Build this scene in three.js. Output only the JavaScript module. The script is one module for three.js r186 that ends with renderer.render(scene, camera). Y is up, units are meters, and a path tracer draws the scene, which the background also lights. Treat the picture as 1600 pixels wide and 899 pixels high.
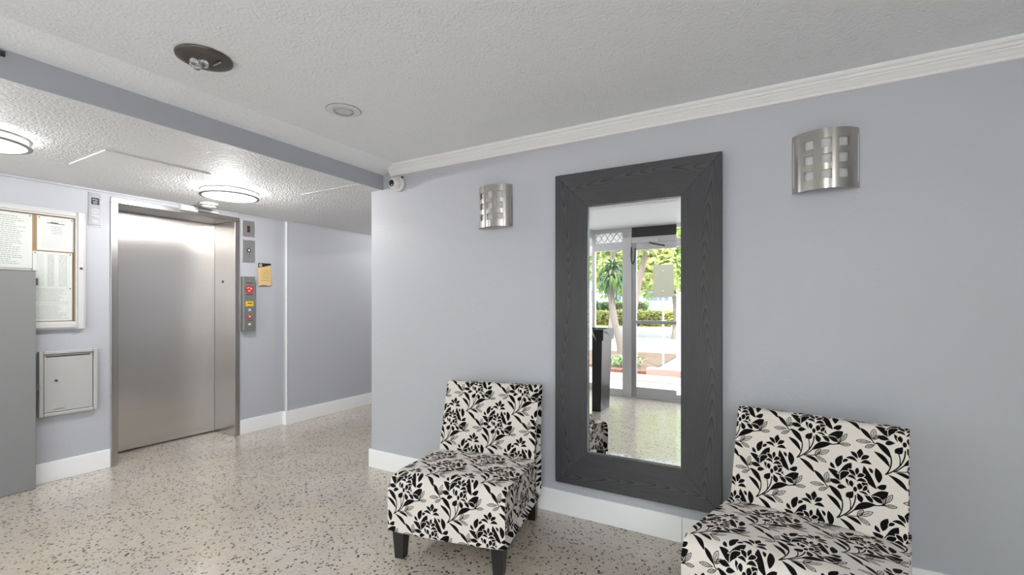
import * as THREE from 'three';
import { RoundedBoxGeometry } from 'three/addons/geometries/RoundedBoxGeometry.js';
import { mergeGeometries, mergeVertices, toCreasedNormals } from 'three/addons/utils/BufferGeometryUtils.js';
import { ImprovedNoise } from 'three/addons/math/ImprovedNoise.js';

// ---------------------------------------------------------------- camera, sky, sun, exposure
const scene = new THREE.Scene();
const IMG_W = 1600, IMG_H = 899, FOCAL = 714, HORIZON = 476, CAM_H = 1.30, YAW = 29.56;
const camera = new THREE.PerspectiveCamera(2 * Math.atan(IMG_H / 2 / FOCAL) * 180 / Math.PI, IMG_W / IMG_H, 0.05, 200);
camera.position.set(0, CAM_H, 0);
camera.rotation.set(0, YAW * Math.PI / 180, 0);
camera.setViewOffset(IMG_W, IMG_H, 0, -(HORIZON - IMG_H / 2), IMG_W, IMG_H);
const renderer = new THREE.WebGLRenderer({ antialias: true });
renderer.toneMapping = THREE.LinearToneMapping;
renderer.toneMappingExposure = 1.6;
renderer.shadowMap.enabled = true;
scene.background = new THREE.Color().setRGB(0.93, 0.965, 1.04);
scene.backgroundIntensity = 3.3;
const sun = new THREE.DirectionalLight(new THREE.Color().setRGB(1, 0.95, 0.86), 5.5);
sun.position.set(7, 18, -9);
sun.target.position.set(-2, 0, 6);
sun.castShadow = true;
sun.shadow.camera.left = sun.shadow.camera.bottom = -30;
sun.shadow.camera.right = sun.shadow.camera.top = 30;
sun.shadow.camera.far = 80;
sun.shadow.mapSize.set(2048, 2048);
scene.add(sun, sun.target);
const FLUSH_POWER = 1.2, FLUSH_GLOW = 1.4;

// ---------------------------------------------------------------- helpers
const noise = new ImprovedNoise();
function rng(seed) {
  let a = seed >>> 0;
  return () => { a = (a + 0x6d2b79f5) | 0; let t = Math.imul(a ^ (a >>> 15), 1 | a); t = (t + Math.imul(t ^ (t >>> 7), 61 | t)) ^ t; return ((t ^ (t >>> 14)) >>> 0) / 4294967296; };
}
const names = new Map();
function numbered(name) {
  const n = names.get(name) ?? 0;
  names.set(name, n + 1);
  return n ? `${name}_${String(n).padStart(3, '0')}` : name;
}
function shadows(o) { o.castShadow = true; o.receiveShadow = true; return o; }
function tag(o, label, category, group, kind) {
  o.userData.label = label;
  if (category) o.userData.category = category;
  if (group) o.userData.group = group;
  if (kind) o.userData.kind = kind;
  return o;
}
function thing(name, label, category, [x, y, z] = [0, 0, 0], turn = 0, group) {
  const o = new THREE.Group();
  o.name = numbered(name);
  o.position.set(x, y, z);
  o.rotation.y = turn;
  scene.add(o);
  return tag(o, label, category, group);
}
function struct(name, parent) {
  const o = new THREE.Group();
  o.name = name;
  if (!parent) o.userData.kind = 'structure';
  (parent ?? scene).add(o);
  return o;
}
function mesh(name, geo, mat, parent = scene) {
  const m = shadows(new THREE.Mesh(geo, mat));
  m.name = parent === scene ? numbered(name) : name;
  parent.add(m);
  if (parent === scene && !m.userData.kind) m.userData.kind = 'structure';
  return m;
}
const merge = (list) => mergeGeometries(list.map((g) => (g.index ? g.toNonIndexed() : g)), false);
// uv in metres from the axis each face looks along
function metric(g, turned = false) {
  const q = g.index ? g.toNonIndexed() : g, p = q.attributes.position, uv = new Float32Array(p.count * 2), a = new THREE.Vector3(), b = new THREE.Vector3(), c = new THREE.Vector3();
  for (let i = 0; i < p.count; i += 3) {
    a.fromBufferAttribute(p, i); b.fromBufferAttribute(p, i + 1).sub(a); c.fromBufferAttribute(p, i + 2).sub(a);
    const n = b.cross(c), ax = Math.abs(n.x), ay = Math.abs(n.y), az = Math.abs(n.z);
    for (let k = i; k < i + 3; k++) {
      const x = p.getX(k), y = p.getY(k), z = p.getZ(k);
      let u, v;
      if (ay >= ax && ay >= az) [u, v] = [x, z]; else if (ax >= az) [u, v] = [z, y]; else [u, v] = [x, y];
      if (turned) [u, v] = [v, u];
      uv[k * 2] = u; uv[k * 2 + 1] = v;
    }
  }
  q.setAttribute('uv', new THREE.BufferAttribute(uv, 2));
  return q;
}
// box between two corners, edges rounded by r
function span(x0, x1, y0, y1, z0, z1, r = 0) {
  const w = Math.abs(x1 - x0), h = Math.abs(y1 - y0), d = Math.abs(z1 - z0);
  const g = r > 0 ? new RoundedBoxGeometry(w, h, d, 2, Math.min(r, w / 2.01, h / 2.01, d / 2.01)) : new THREE.BoxGeometry(w, h, d);
  return metric(g.translate((x0 + x1) / 2, (y0 + y1) / 2, (z0 + z1) / 2));
}
function polyGeo(quads) {   // list of [a,b,c,d] with uv pairs optional
  const pos = [], uv = [];
  for (const q of quads) {
    const [a, b, c, d] = q.p, t = q.uv ?? [[0, 0], [1, 0], [1, 1], [0, 1]];
    for (const k of d ? [0, 1, 2, 0, 2, 3] : [0, 1, 2]) { pos.push(...q.p[k]); uv.push(...t[k]); }
  }
  const g = new THREE.BufferGeometry();
  g.setAttribute('position', new THREE.Float32BufferAttribute(pos, 3));
  g.setAttribute('uv', new THREE.Float32BufferAttribute(uv, 2));
  g.computeVertexNormals();
  return g;
}
function tube(points, r, seg = 24, sides = 8) {
  return new THREE.TubeGeometry(new THREE.CatmullRomCurve3(points.map((p) => new THREE.Vector3(...p))), seg, r, sides, false);
}
function canvasTexture(w, h, draw, srgb = true) {
  const c = document.createElement('canvas');
  c.width = w; c.height = h;
  draw(c.getContext('2d'), w, h);
  const t = new THREE.CanvasTexture(c);
  t.wrapS = t.wrapT = THREE.RepeatWrapping;
  if (srgb) t.colorSpace = THREE.SRGBColorSpace;
  return t;
}
function grayTexture(n, m, f) {
  const d = new Uint8Array(n * m * 4);
  for (let y = 0; y < m; y++) for (let x = 0; x < n; x++) {
    const v = Math.max(0, Math.min(255, Math.round(255 * f(x / n, y / m)))), i = (y * n + x) * 4;
    d[i] = d[i + 1] = d[i + 2] = v; d[i + 3] = 255;
  }
  const t = new THREE.DataTexture(d, n, m);
  t.magFilter = THREE.LinearFilter; t.minFilter = THREE.LinearFilter;
  t.wrapS = t.wrapT = THREE.RepeatWrapping;
  t.needsUpdate = true;
  return t;
}
// noise that repeats after one unit, with k cells across
function tiled(u, v, k, z = 0.37) {
  const x = u * k, y = v * k, su = u, sv = v, n = (a, b) => noise.noise(a, b, z);
  return (1 - su) * (1 - sv) * n(x, y) + su * (1 - sv) * n(x - k, y) + (1 - su) * sv * n(x, y - k) + su * sv * n(x - k, y - k);
}
const std = (o) => new THREE.MeshStandardMaterial(o);
const phys = (o) => new THREE.MeshPhysicalMaterial(o);
const rgb = (r, g, b) => new THREE.Color().setRGB(r, g, b);

// ---------------------------------------------------------------- textures and materials
const stipple = grayTexture(1024, 1024, (u, v) => {
  const wx = tiled(u, v, 26, 1.3) * 0.012, wy = tiled(u, v, 26, 7.1) * 0.012;
  let uu = (u + wx + 1) % 1, vv = (v + wy + 1) % 1;
  const a = tiled(uu, vv, 60, 3.3), b = tiled(uu, vv, 120, 5.7), c = tiled(u, v, 12, 9.2);
  const ridge = 1 - Math.min(1, Math.abs(a) * 3.2);
  return 0.35 + 0.34 * ridge * (0.65 + c) + 0.25 * b;
});
stipple.repeat.set(1 / 1.15, 1 / 1.15);
const peel = grayTexture(512, 512, (u, v) => 0.5 + 0.3 * tiled(u, v, 40, 2.2) + 0.22 * tiled(u, v, 90, 4.1) + 0.35 * tiled(u, v, 5, 8.1));
peel.repeat.set(1 / 0.9, 1 / 0.9);
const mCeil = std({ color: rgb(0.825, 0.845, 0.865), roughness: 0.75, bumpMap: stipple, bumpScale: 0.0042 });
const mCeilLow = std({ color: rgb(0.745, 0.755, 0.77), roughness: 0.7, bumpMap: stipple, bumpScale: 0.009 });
const mWall = std({ color: rgb(0.468, 0.480, 0.517), roughness: 0.55, bumpMap: peel, bumpScale: 0.0011 });
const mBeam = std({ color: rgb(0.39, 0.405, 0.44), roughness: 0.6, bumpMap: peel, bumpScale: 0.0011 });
const mTrim = std({ color: rgb(0.90, 0.905, 0.91), roughness: 0.38 });
const mCrown = std({ color: rgb(0.80, 0.80, 0.795), roughness: 0.45 });
const terrazzo = canvasTexture(2048, 2048, (g, w, h) => {
  const r = rng(71), img = g.createImageData(w, h);
  for (let y = 0; y < h; y++) for (let x = 0; x < w; x++) {
    const u = x / w, v = y / h, n = tiled(u, v, 5, 1.7) * 16 + tiled(u, v, 17, 3.9) * 9 + tiled(u, v, 90, 6.2) * 12 + (r() - 0.5) * 10, wm = tiled(u, v, 7, 11.5) * 9, i = (y * w + x) * 4;
    img.data[i] = 188 + n + wm * 0.5; img.data[i + 1] = 177 + n; img.data[i + 2] = 163 + n - wm; img.data[i + 3] = 255;
  }
  g.putImageData(img, 0, 0);
  const chip = (cx, cy, rad, color) => {
    const k = 4 + Math.floor(r() * 4), t0 = r() * 6.3, el = 0.5 + r() * 0.5, rot = r() * 3.15, pts = [];
    for (let i = 0; i < k; i++) { const t = t0 + (i + (r() - 0.5) * 0.7) / k * 6.283, q = rad * (0.7 + r() * 0.6), a = Math.cos(t) * q, b = Math.sin(t) * q * el; pts.push([a * Math.cos(rot) - b * Math.sin(rot), a * Math.sin(rot) + b * Math.cos(rot)]); }
    for (const ox of [-w, 0, w]) for (const oy of [-h, 0, h]) {
      if (cx + ox < -30 || cx + ox > w + 30 || cy + oy < -30 || cy + oy > h + 30) continue;
      g.beginPath();
      pts.forEach(([a, b], i) => (i ? g.lineTo(cx + ox + a, cy + oy + b) : g.moveTo(cx + ox + a, cy + oy + b)));
      g.closePath(); g.fillStyle = color; g.fill();
    }
  };
  const px = w / 2.2;                       // pixels a metre
  for (let i = 0; i < 5200; i++) { const l = 135 + r() * 45; chip(r() * w, r() * h, px * (0.002 + r() * 0.0045), `rgba(${l + 12},${l},${l - 20},0.7)`); }
  for (let i = 0; i < 2600; i++) { const l = 190 + r() * 25; chip(r() * w, r() * h, px * (0.003 + r() * 0.006), `rgba(${l + 6},${l},${l - 10},0.55)`); }
  for (let i = 0; i < 5200; i++) { const l = 24 + r() * 50; chip(r() * w, r() * h, px * (0.0022 + 0.0032 * r() + 0.0052 * Math.pow(r(), 4)), `rgba(${l + 6},${l},${l - 6},${0.8 + r() * 0.2})`); }
  for (let i = 0; i < 1900; i++) { const l = 12 + r() * 22; chip(r() * w, r() * h, px * (0.0050 + 0.0042 * r()), `rgb(${l + 4},${l},${l - 4})`); }
});
terrazzo.repeat.set(1 / 2.2, 1 / 2.2);
const mFloor = phys({ map: terrazzo, roughness: 0.36, clearcoat: 1, clearcoatRoughness: 0.17 });
const brushedBump = (k) => grayTexture(512, 512, (u, v) => 0.5 + 0.5 * tiled(u, v * 0 + 0.31, k, 2.4) + 0.25 * tiled(u, v, 4, 6.6));
const brush = brushedBump(150);
const steelWave = grayTexture(256, 256, (u, v) => 0.5 + 0.55 * tiled(u, v, 3, 4.4) + 0.22 * tiled(u, v, 7, 1.2));
steelWave.repeat.set(1 / 1.9, 1 / 1.3);
const mSteelDoor = phys({ color: rgb(0.70, 0.675, 0.65), metalness: 1, roughness: 0.26, anisotropy: 0.95, bumpMap: steelWave, bumpScale: 0.0028 });
const mSteel = std({ color: rgb(0.49, 0.47, 0.445), metalness: 1, roughness: 0.26 });
const mSteelPlate = std({ color: rgb(0.55, 0.55, 0.54), metalness: 1, roughness: 0.38 });
const mNickel = phys({ color: rgb(0.50, 0.475, 0.445), metalness: 1, roughness: 0.22, anisotropy: 0.4 });
const mBronze = std({ color: rgb(0.17, 0.15, 0.145), metalness: 1, roughness: 0.3 });
const mCrystal = phys({ color: rgb(1, 1, 1), roughness: 0.02, transmission: 1, thickness: 0.02, ior: 1.52 });
const mFrost = std({ color: rgb(0.55, 0.56, 0.56), roughness: 0.6 });
const mBlack = std({ color: rgb(0.02, 0.02, 0.021), roughness: 0.4 });
const mDark = std({ color: rgb(0.06, 0.06, 0.06), roughness: 0.6 });
const mWhitePlastic = std({ color: rgb(0.72, 0.72, 0.72), roughness: 0.4 });
const mWhiteMetal = std({ color: rgb(0.60, 0.60, 0.595), roughness: 0.42 });
const mGreyPanel = std({ color: rgb(0.235, 0.237, 0.24), roughness: 0.5 });
const mGlow = std({ color: rgb(0.9, 0.9, 0.88), roughness: 0.5, emissive: rgb(1, 0.97, 0.92), emissiveIntensity: FLUSH_GLOW });
const mPane = phys({ color: rgb(0.98, 0.99, 0.98), roughness: 0, transmission: 1, thickness: 0, ior: 1.5 });
const mMirror = std({ color: rgb(0.92, 0.935, 0.945), metalness: 1, roughness: 0 });
const mCork = std({ color: rgb(0.40, 0.245, 0.135), roughness: 0.9, bumpMap: peel, bumpScale: 0.002 });
const mAlu = std({ color: rgb(0.63, 0.63, 0.64), metalness: 0.25, roughness: 0.42 });
const mAluGrey = std({ color: rgb(0.42, 0.42, 0.43), metalness: 0.35, roughness: 0.42 });

// stained ash: arcs of a flat-sawn board, u across (0..1 = 0.24 m), v along
const ash = (seed, dark) => (u, v) => {
  const wob = noise.noise(u * 2.2 + seed, v * 3.1, seed) * 0.34 + noise.noise(u * 7, v * 6 + seed, 3.1) * 0.09;
  const d = Math.sqrt((u - 0.62 + 0.1 * Math.sin(v * 5 + seed)) ** 2 * 5.2 + 0.06) * 3.1 + v * 2.4 + wob;
  const ring = d * 4.2 - Math.floor(d * 4.2), line = Math.pow(ring, 3.2);
  const pore = Math.max(0, noise.noise(u * 170, v * 9, seed + 5)) * 0.5 + noise.noise(u * 60, v * 3, 9.9) * 0.16;
  return dark ? 0.5 - 0.38 * line - pore * 0.4 : 0.62 - 0.5 * line - pore * 0.8;
};
function woodMaterial(seed) {
  const f = ash(seed, true), bump = grayTexture(512, 2048, (u, v) => 0.6 - 0.6 * (0.5 - f(u, v * 1.9)));
  const map = canvasTexture(512, 2048, (g, w, h) => {
    const img = g.createImageData(w, h);
    for (let y = 0; y < h; y++) for (let x = 0; x < w; x++) { const t = f(x / w, (1 - y / h) * 1.9), i = (y * w + x) * 4, l = 30 + 66 * Math.max(0, t + 0.12); img.data[i] = l; img.data[i + 1] = l; img.data[i + 2] = l + 4; img.data[i + 3] = 255; }
    g.putImageData(img, 0, 0);
  });
  return std({ map, bumpMap: bump, bumpScale: 0.0008, roughness: 0.27 });
}
const mWood = [woodMaterial(1.7), woodMaterial(4.2)];

// black flock flowers on cream cloth; one tile is TILE_W x TILE_H metres with a half drop
const TILE_W = 0.30, TILE_H = 0.41;
const damask = canvasTexture(1024, 1400, (g, w, h) => {
  const CLOTH = '#d9d2cb';
  g.fillStyle = CLOTH; g.fillRect(0, 0, w, h);
  const r = rng(5);
  for (let i = 0; i < 26000; i++) { const l = 205 + r() * 22; g.fillStyle = `rgba(${l},${l - 6},${l - 13},0.35)`; g.fillRect(r() * w, r() * h, 1 + r() * 9, 1.3); }
  const S = w / 3.0;                         // pixels per 0.1 m
  const INK = '#0b0a0b';
  // a leaf from (x0,y0) to (x1,y1) in units of 0.1 m, y up; bow moves its middle to the left of that way
  function leaf(x0, y0, x1, y1, wid, bow = 0, hollow = false, fat = 0.55, gap = false) {
    const dx = x1 - x0, dy = y1 - y0, len = Math.hypot(dx, dy), nx = -dy / len, ny = dx / len;
    const P = (t, o) => { const m = o + bow * len * 4 * t * (1 - t); return [(x0 + dx * t + nx * m) * S, -(y0 + dy * t + ny * m) * S]; };
    const side = (q) => Array.from({ length: 13 }, (_, i) => { const t = i / 12; return P(t, q * wid * 0.5 * Math.pow(Math.sin(Math.PI * Math.pow(t, Math.log(0.5) / Math.log(fat))), 0.8)); });
    g.beginPath();
    g.moveTo(...P(0, 0));
    for (const p of side(1)) g.lineTo(...p);
    for (const p of side(-1).reverse()) g.lineTo(...p);
    g.closePath();
    if (hollow) {
      g.lineWidth = 0.022 * S; g.strokeStyle = INK; g.stroke();
      g.lineWidth = 0.012 * S;
      g.beginPath(); g.moveTo(...P(0, 0)); g.lineTo(...P(0.92, 0)); g.stroke();
      for (const t of [0.2, 0.34, 0.48, 0.62]) for (const q of [1, -1]) { g.beginPath(); g.moveTo(...P(t, 0)); g.lineTo(...P(t + 0.17, q * wid * 0.32)); g.stroke(); }
    } else { if (gap) { g.lineWidth = 0.048 * S; g.lineJoin = 'round'; g.strokeStyle = CLOTH; g.stroke(); } g.fillStyle = INK; g.fill(); }
  }
  function stem(pts, wid) {
    g.beginPath(); g.lineWidth = wid * S; g.strokeStyle = INK; g.lineCap = 'round';
    g.moveTo(pts[0][0] * S, -pts[0][1] * S);
    g.bezierCurveTo(pts[1][0] * S, -pts[1][1] * S, pts[2][0] * S, -pts[2][1] * S, pts[3][0] * S, -pts[3][1] * S);
    g.stroke();
  }
  function flower() {
    for (const [x0, y0, x1, y1, w, bow, fat] of [
      [0.10, 1.20, 0.13, 1.56, 0.18, 0, 0.42], [0.05, 1.15, -0.18, 1.40, 0.12, -0.08], [0.15, 1.14, 0.40, 1.34, 0.14, 0.08], 
      [-0.58, 0.70, -0.44, 1.18, 0.20, 0.06, 0.48], [0.70, 0.40, 0.60, 0.94, 0.19, -0.06, 0.5], [-0.42, 0.92, -0.24, 1.06, 0.10, 0.1], [0.38, 0.90, 0.50, 0.70, 0.09, 0.1],
      [-0.48, 0.12, -0.88, 0.58, 0.19, -0.16, 0.55], [-0.64, 0.62, -0.80, 0.84, 0.11, 0.1],
      [0.46, -0.12, 0.98, 0.14, 0.25, -0.10, 0.56], [0.62, 0.22, 0.92, 0.38, 0.16, -0.12],
      [-0.40, 0.06, -0.80, 0.14, 0.16, -0.08, 0.6], [-0.26, 0.0, -0.56, -0.08, 0.15, -0.1, 0.6],
      [-0.56, 0.46, -0.14, 0.96, 0.21, -0.08, 0.6], [0.64, 0.16, 0.24, 0.94, 0.21, 0.09, 0.5], [0.05, 1.02, -0.32, 1.12, 0.11, -0.20], [0.13, 1.01, 0.48, 1.04, 0.12, 0.20],
      [-0.46, 0.20, -0.20, 0.60, 0.19, 0.14, 0.62], [0.46, -0.06, 0.28, 0.46, 0.17, 0.14, 0.6],
      [-0.05, -0.08, -0.27, -0.36, 0.20, 0.08, 0.62], [0.06, -0.12, 0.20, -0.44, 0.16, 0.06, 0.6], [0.24, -0.08, 0.54, -0.36, 0.14, 0.06, 0.6], [0.46, -0.14, 0.82, -0.30, 0.15, 0.06, 0.6], [0.10, -0.06, 0.40, -0.12, 0.07, 0.1],
      [0.03, 0.30, 0.34, 0.34, 0.11, 0.24], [0.02, 0.34, -0.26, 0.42, 0.10, -0.24], [0.05, 0.46, 0.28, 0.60, 0.13, 0.12], [0.0, 0.48, -0.22, 0.70, 0.12, -0.06], [0.03, 0.54, 0.05, 0.82, 0.11, 0],
      [-0.20, 0.06, -0.30, 0.34, 0.09, -0.05], [0.22, 0.0, 0.34, 0.22, 0.11, -0.1], [-0.09, 0.05, -0.14, 0.30, 0.13, 0.05], [0.11, 0.0, 0.14, 0.26, 0.15, -0.05],
    ]) leaf(x0 * 1.06, y0 * 1.04, x1 * 1.06, y1 * 1.04, w * 1.22, bow, false, fat, true);
    g.fillStyle = INK; g.beginPath(); g.ellipse(0, 0, 0.065 * S, 0.10 * S, 0, 0, 7); g.lineWidth = 0.06 * S; g.strokeStyle = CLOTH; g.stroke(); g.fill();
    // stems and leaves
    stem([[0.02, -0.24], [0.02, -0.62], [-0.12, -0.95], [-0.55, -1.25]], 0.045);
    stem([[-0.18, -0.38], [-0.12, -0.56], [-0.12, -0.68], [-0.14, -0.80]], 0.035);
    stem([[-0.42, -0.52], [-0.36, -0.75], [-0.40, -1.05], [-0.56, -1.25]], 0.045);
    leaf(-0.40, -0.62, -0.88, -0.06, 0.21, -0.08);
    leaf(-0.43, -0.98, -0.94, -0.44, 0.17, -0.10);
    stem([[-0.30, -1.10], [-0.12, -0.95], [-0.06, -0.85], [0.0, -0.78]], 0.04);
    leaf(-0.04, -0.84, 0.66, -0.42, 0.24, 0.10);
    leaf(-0.28, -1.12, 0.24, -1.30, 0.14, 0.10);
    leaf(-0.50, -1.24, 0.10, -1.74, 0.17, 0.09);
    stem([[-0.26, -1.08], [-0.05, -1.05], [0.0, -1.04], [0.14, -1.0]], 0.03);
    leaf(0.08, -1.02, 0.28, -0.72, 0.14, 0, true); leaf(0.16, -0.98, 0.58, -0.72, 0.16, 0, true); leaf(0.10, -1.03, 0.50, -1.22, 0.14, 0, true);
    stem([[0.60, -0.46], [0.72, -0.44], [0.82, -0.42], [0.90, -0.34]], 0.04);
    leaf(0.84, -0.42, 0.95, -0.30, 0.09);
    leaf(0.90, -0.34, 0.86, -0.02, 0.14, 0, true); leaf(0.95, -0.30, 1.16, 0.08, 0.14, 0, true); leaf(0.93, -0.38, 1.30, -0.34, 0.13, 0, true);
    stem([[-0.86, -0.12], [-0.92, -0.16], [-0.98, -0.10], [-1.02, 0.02]], 0.04);
    leaf(-1.00, -0.04, -1.42, 0.42, 0.16, -0.04);
    leaf(-1.00, 0.04, -0.94, 0.44, 0.17, 0, true); leaf(-0.96, 0.02, -0.78, 0.22, 0.11, 0, true); leaf(-1.04, -0.10, -1.52, -0.13, 0.14, 0, true); leaf(-0.92, -0.18, -1.22, -0.34, 0.13, 0, true);
  }
  for (const [bx, by] of [[0.5, 0.5], [0, 0], [1, 0], [0, 1], [1, 1], [0.5, 1.5], [0.5, -0.5], [1.5, 0.5], [-0.5, 0.5], [0, -1], [1, -1], [0, 2], [1, 2]]) { g.save(); g.translate(bx * w, by * h); flower(); g.restore(); }
});
const weave = grayTexture(256, 256, (u, v) => 0.5 + 0.25 * Math.sin(u * 6.2832 * 48) * Math.sin(v * 6.2832 * 48) + 0.2 * tiled(u, v, 30, 1.1));
weave.repeat.set(3, 4);
const mFabric = phys({ map: damask, roughness: 0.95, specularIntensity: 0.4, bumpMap: weave, bumpScale: 0.0006 });
const mLeg = std({ color: rgb(0.012, 0.011, 0.011), roughness: 0.32 });

function printed(w, h, draw, rough = 0.75) { return std({ map: canvasTexture(w, h, draw), roughness: rough }); }

// ---------------------------------------------------------------- the shell
const ZW = -2.63, XE = -4.60, XC = -2.789, CEIL = 2.375, LOW = 2.203, XB = -2.656, ZF = 1.17, XR = 2.35, ZEND = -6.4;
mesh('floor', span(-5.4, XR + 0.2, -0.2, 0, ZEND - 0.2, ZF + 0.08), mFloor);
mesh('ceiling', span(XB, XR + 0.2, CEIL, 2.75, ZW - 0.15, ZF + 0.12), mCeil);
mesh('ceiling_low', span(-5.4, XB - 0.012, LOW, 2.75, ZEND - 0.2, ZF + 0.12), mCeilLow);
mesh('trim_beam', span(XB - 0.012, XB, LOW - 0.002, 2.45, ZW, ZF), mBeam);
{ // plastered curve between the beam's face and the ceiling
  const q = [], z0 = ZW, z1 = ZF, n = 6, a = (i) => { const t = i / n; return [XB + 0.17 * t - 0.001, 2.316 + (CEIL + 0.002 - 2.316) * t ** 1.15]; };
  for (let i = 0; i < n; i++) { const [x0, y0] = a(i), [x1, y1] = a(i + 1); q.push({ p: [[x0, y0, z1], [x0, y0, z0], [x1, y1, z0], [x1, y1, z1]], uv: [[0, z1], [0, z0], [0.05, z0], [0.05, z1]] }); }
  mesh('trim_cove', metric(polyGeo(q)), mCeil);
}
mesh('wall_main', span(XC, XR + 0.2, 0, 2.6, ZW - 0.15, ZW, 0.006), mWall);
mesh('wall_corridor', span(XC, XC + 0.15, 0, 2.6, ZEND, ZW - 0.15), mWall);
mesh('wall_end', span(-5.4, XC + 0.15, 0, 2.6, ZEND - 0.2, ZEND), mWall);
mesh('wall_elevator', merge([
  span(-5.4, XE, 0, 2.6, -1.60, ZF + 0.12), span(-5.4, XE, 0, 2.6, -3.088, -2.608), span(-5.4, XE, 2.158, 2.6, -2.608, -1.60),
]), mWall);
mesh('wall_elevator_back', span(-5.4, -5.02, 0, 2.2, -2.608, -1.60), mWall);
mesh('wall_hall', span(-5.4, -4.555, 0, 2.6, ZEND, -3.088, 0.006), mWall);
mesh('wall_right', span(XR, XR + 0.2, 0, 2.6, ZW, ZF + 0.12), mWall);
mesh('wall_front', merge([span(-5.4, -4.40, 0, 2.6, ZF, ZF + 0.12), span(1.25, XR + 0.2, 0, 2.6, ZF, ZF + 0.12)]), mWall);

{ // crown moulding: profile (out from the wall, height)
  const prof = [[0, 2.297], [0.006, 2.297], [0.010, 2.301], [0.010, 2.310], [0.017, 2.316], [0.026, 2.328], [0.033, 2.334], [0.033, 2.339], [0.040, 2.342], [0.044, 2.349], [0.044, 2.354], [0.052, 2.358], [0.056, 2.364], [0.056, CEIL], [0, CEIL]];
  const s = new THREE.Shape(prof.map(([d, y]) => new THREE.Vector2(d, y)));
  const g = new THREE.ExtrudeGeometry(s, { depth: XR + 2.576, bevelEnabled: false });
  g.rotateY(-Math.PI / 2).scale(1, 1, 1);          // extrudes along -x, profile out along +z
  g.translate(XR, 0, ZW);
  mesh('trim_1', metric(g), mCrown);
}
{ // baseboards, each made of boards
  const b = struct('baseboard_main');
  mesh('board', span(-2.806, -0.4225, 0, 0.142, ZW, ZW + 0.013, 0.003), mTrim, b);
  mesh('board', span(-0.4205, XR, 0, 0.142, ZW, ZW + 0.013, 0.003), mTrim, b);
  mesh('board', span(-2.806, XC, 0, 0.142, ZW - 0.15, ZW + 0.001, 0.003), mTrim, b);
  const e = struct('baseboard_elevator');
  mesh('board', span(XE, XE + 0.013, 0, 0.146, -1.592, -0.3, 0.003), mTrim, e);
  mesh('board', span(XE, XE + 0.013, 0, 0.146, -3.078, -2.618, 0.003), mTrim, e);
  mesh('board', span(XE + 0.012, -4.541, 0, 0.146, -3.088, -3.075, 0.002), mTrim, e);
  mesh('board', span(-4.556, -4.541, 0, 0.146, ZEND, -3.086, 0.003), mTrim, e);
  const t = struct('trim_2');                     // thin white beads between the lift wall and the low ceiling
  mesh('bead', span(XE, XE + 0.012, LOW - 0.016, LOW, -2.60, 1.1, 0.004), mWall, t);
  mesh('bead', span(XE, XE + 0.012, LOW - 0.014, LOW, -3.088, -2.605, 0.004), mWall, t);
  mesh('bead', span(-4.556, -4.545, LOW - 0.014, LOW, -5.6, -3.088, 0.004), mWall, t);
  mesh('corner_bead', span(-4.56, -4.548, 0.146, LOW - 0.014, -3.098, -3.082, 0.004), mTrim, t);
}
{ // hatch and board seam of the low ceiling
  const h = thing('ceiling_hatch', 'square white access panel set in the low textured ceiling', 'panel', [-3.64, LOW, -1.436]);
  mesh('hatch_panel', metric(new RoundedBoxGeometry(0.54, 0.016, 0.575, 2, 0.003).translate(0, 0.0025, 0)), mCeilLow, h);
  mesh('edge_strip', span(-0.27, 0.27, -0.006, 0.0, 0.288, 0.291, 0.001), mCrown, h);
  mesh('trim_3', span(-3.36, XB - 0.014, LOW - 0.002, LOW + 0.01, -2.418, -2.406, 0.001), mCeilLow);
}

// ---------------------------------------------------------------- storefront behind the camera (seen in the mirror)
function glazing(name, x0, x1, transom) {
  const w = struct(name), za = ZF, zb = ZF + 0.055, y1 = CEIL, t = 0.075;
  mesh('stile', span(x0, x0 + t, 0, y1, za, zb, 0.003), mAlu, w);
  mesh('stile', span(x1 - t, x1, 0, y1, za, zb, 0.003), mAlu, w);
  mesh('bottom_rail', span(x0 + t, x1 - t, 0, 0.10, za, zb, 0.003), mAlu, w);
  mesh('top_rail', span(x0 + t, x1 - t, y1 - 0.05, y1, za, zb, 0.003), mAlu, w);
  mesh('transom_rail', span(x0 + t, x1 - t, 2.07, 2.185, za, zb, 0.003), mAlu, w);
  mesh('glass_pane', span(x0 + t, x1 - t, 0.10, 2.07, za + 0.025, za + 0.030), mPane, w);
  if (transom === 'lattice') {
    const bars = [], n = 9, d = (x1 - x0 - 2 * t) / n;
    for (let row = 0; row < 2; row++) for (let i = 0; i < n; i++) {
      const up = (i + row) % 2 ? 1 : -1, g = new THREE.BoxGeometry(Math.hypot(d, 0.055), 0.010, 0.012);
      g.rotateZ(up * Math.atan2(0.055, d)); g.translate(x0 + t + (i + 0.5) * d, 2.225 + row * 0.065, za + 0.028); bars.push(g);
    }
    for (const g of bars) mesh('lattice_bar', g, mAlu, w);
    mesh('transom_pane', span(x0 + t, x1 - t, 2.185, y1 - 0.05, za + 0.037, za + 0.041), phys({ color: rgb(0.8, 0.8, 0.8), roughness: 1, transmission: 0.6, thickness: 0 }), w);
  } else if (transom) mesh('transom_pane', span(x0 + t, x1 - t, 2.185, y1 - 0.05, za + 0.025, za + 0.030), mPane, w);
  return w;
}
glazing('window_1', -2.31, -1.755, 'lattice');
glazing('window_2', -3.35, -2.31, 'glass');
glazing('window_3', -4.40, -3.35, 'glass');
glazing('window_4', -0.70, 1.25, 'glass');
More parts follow.
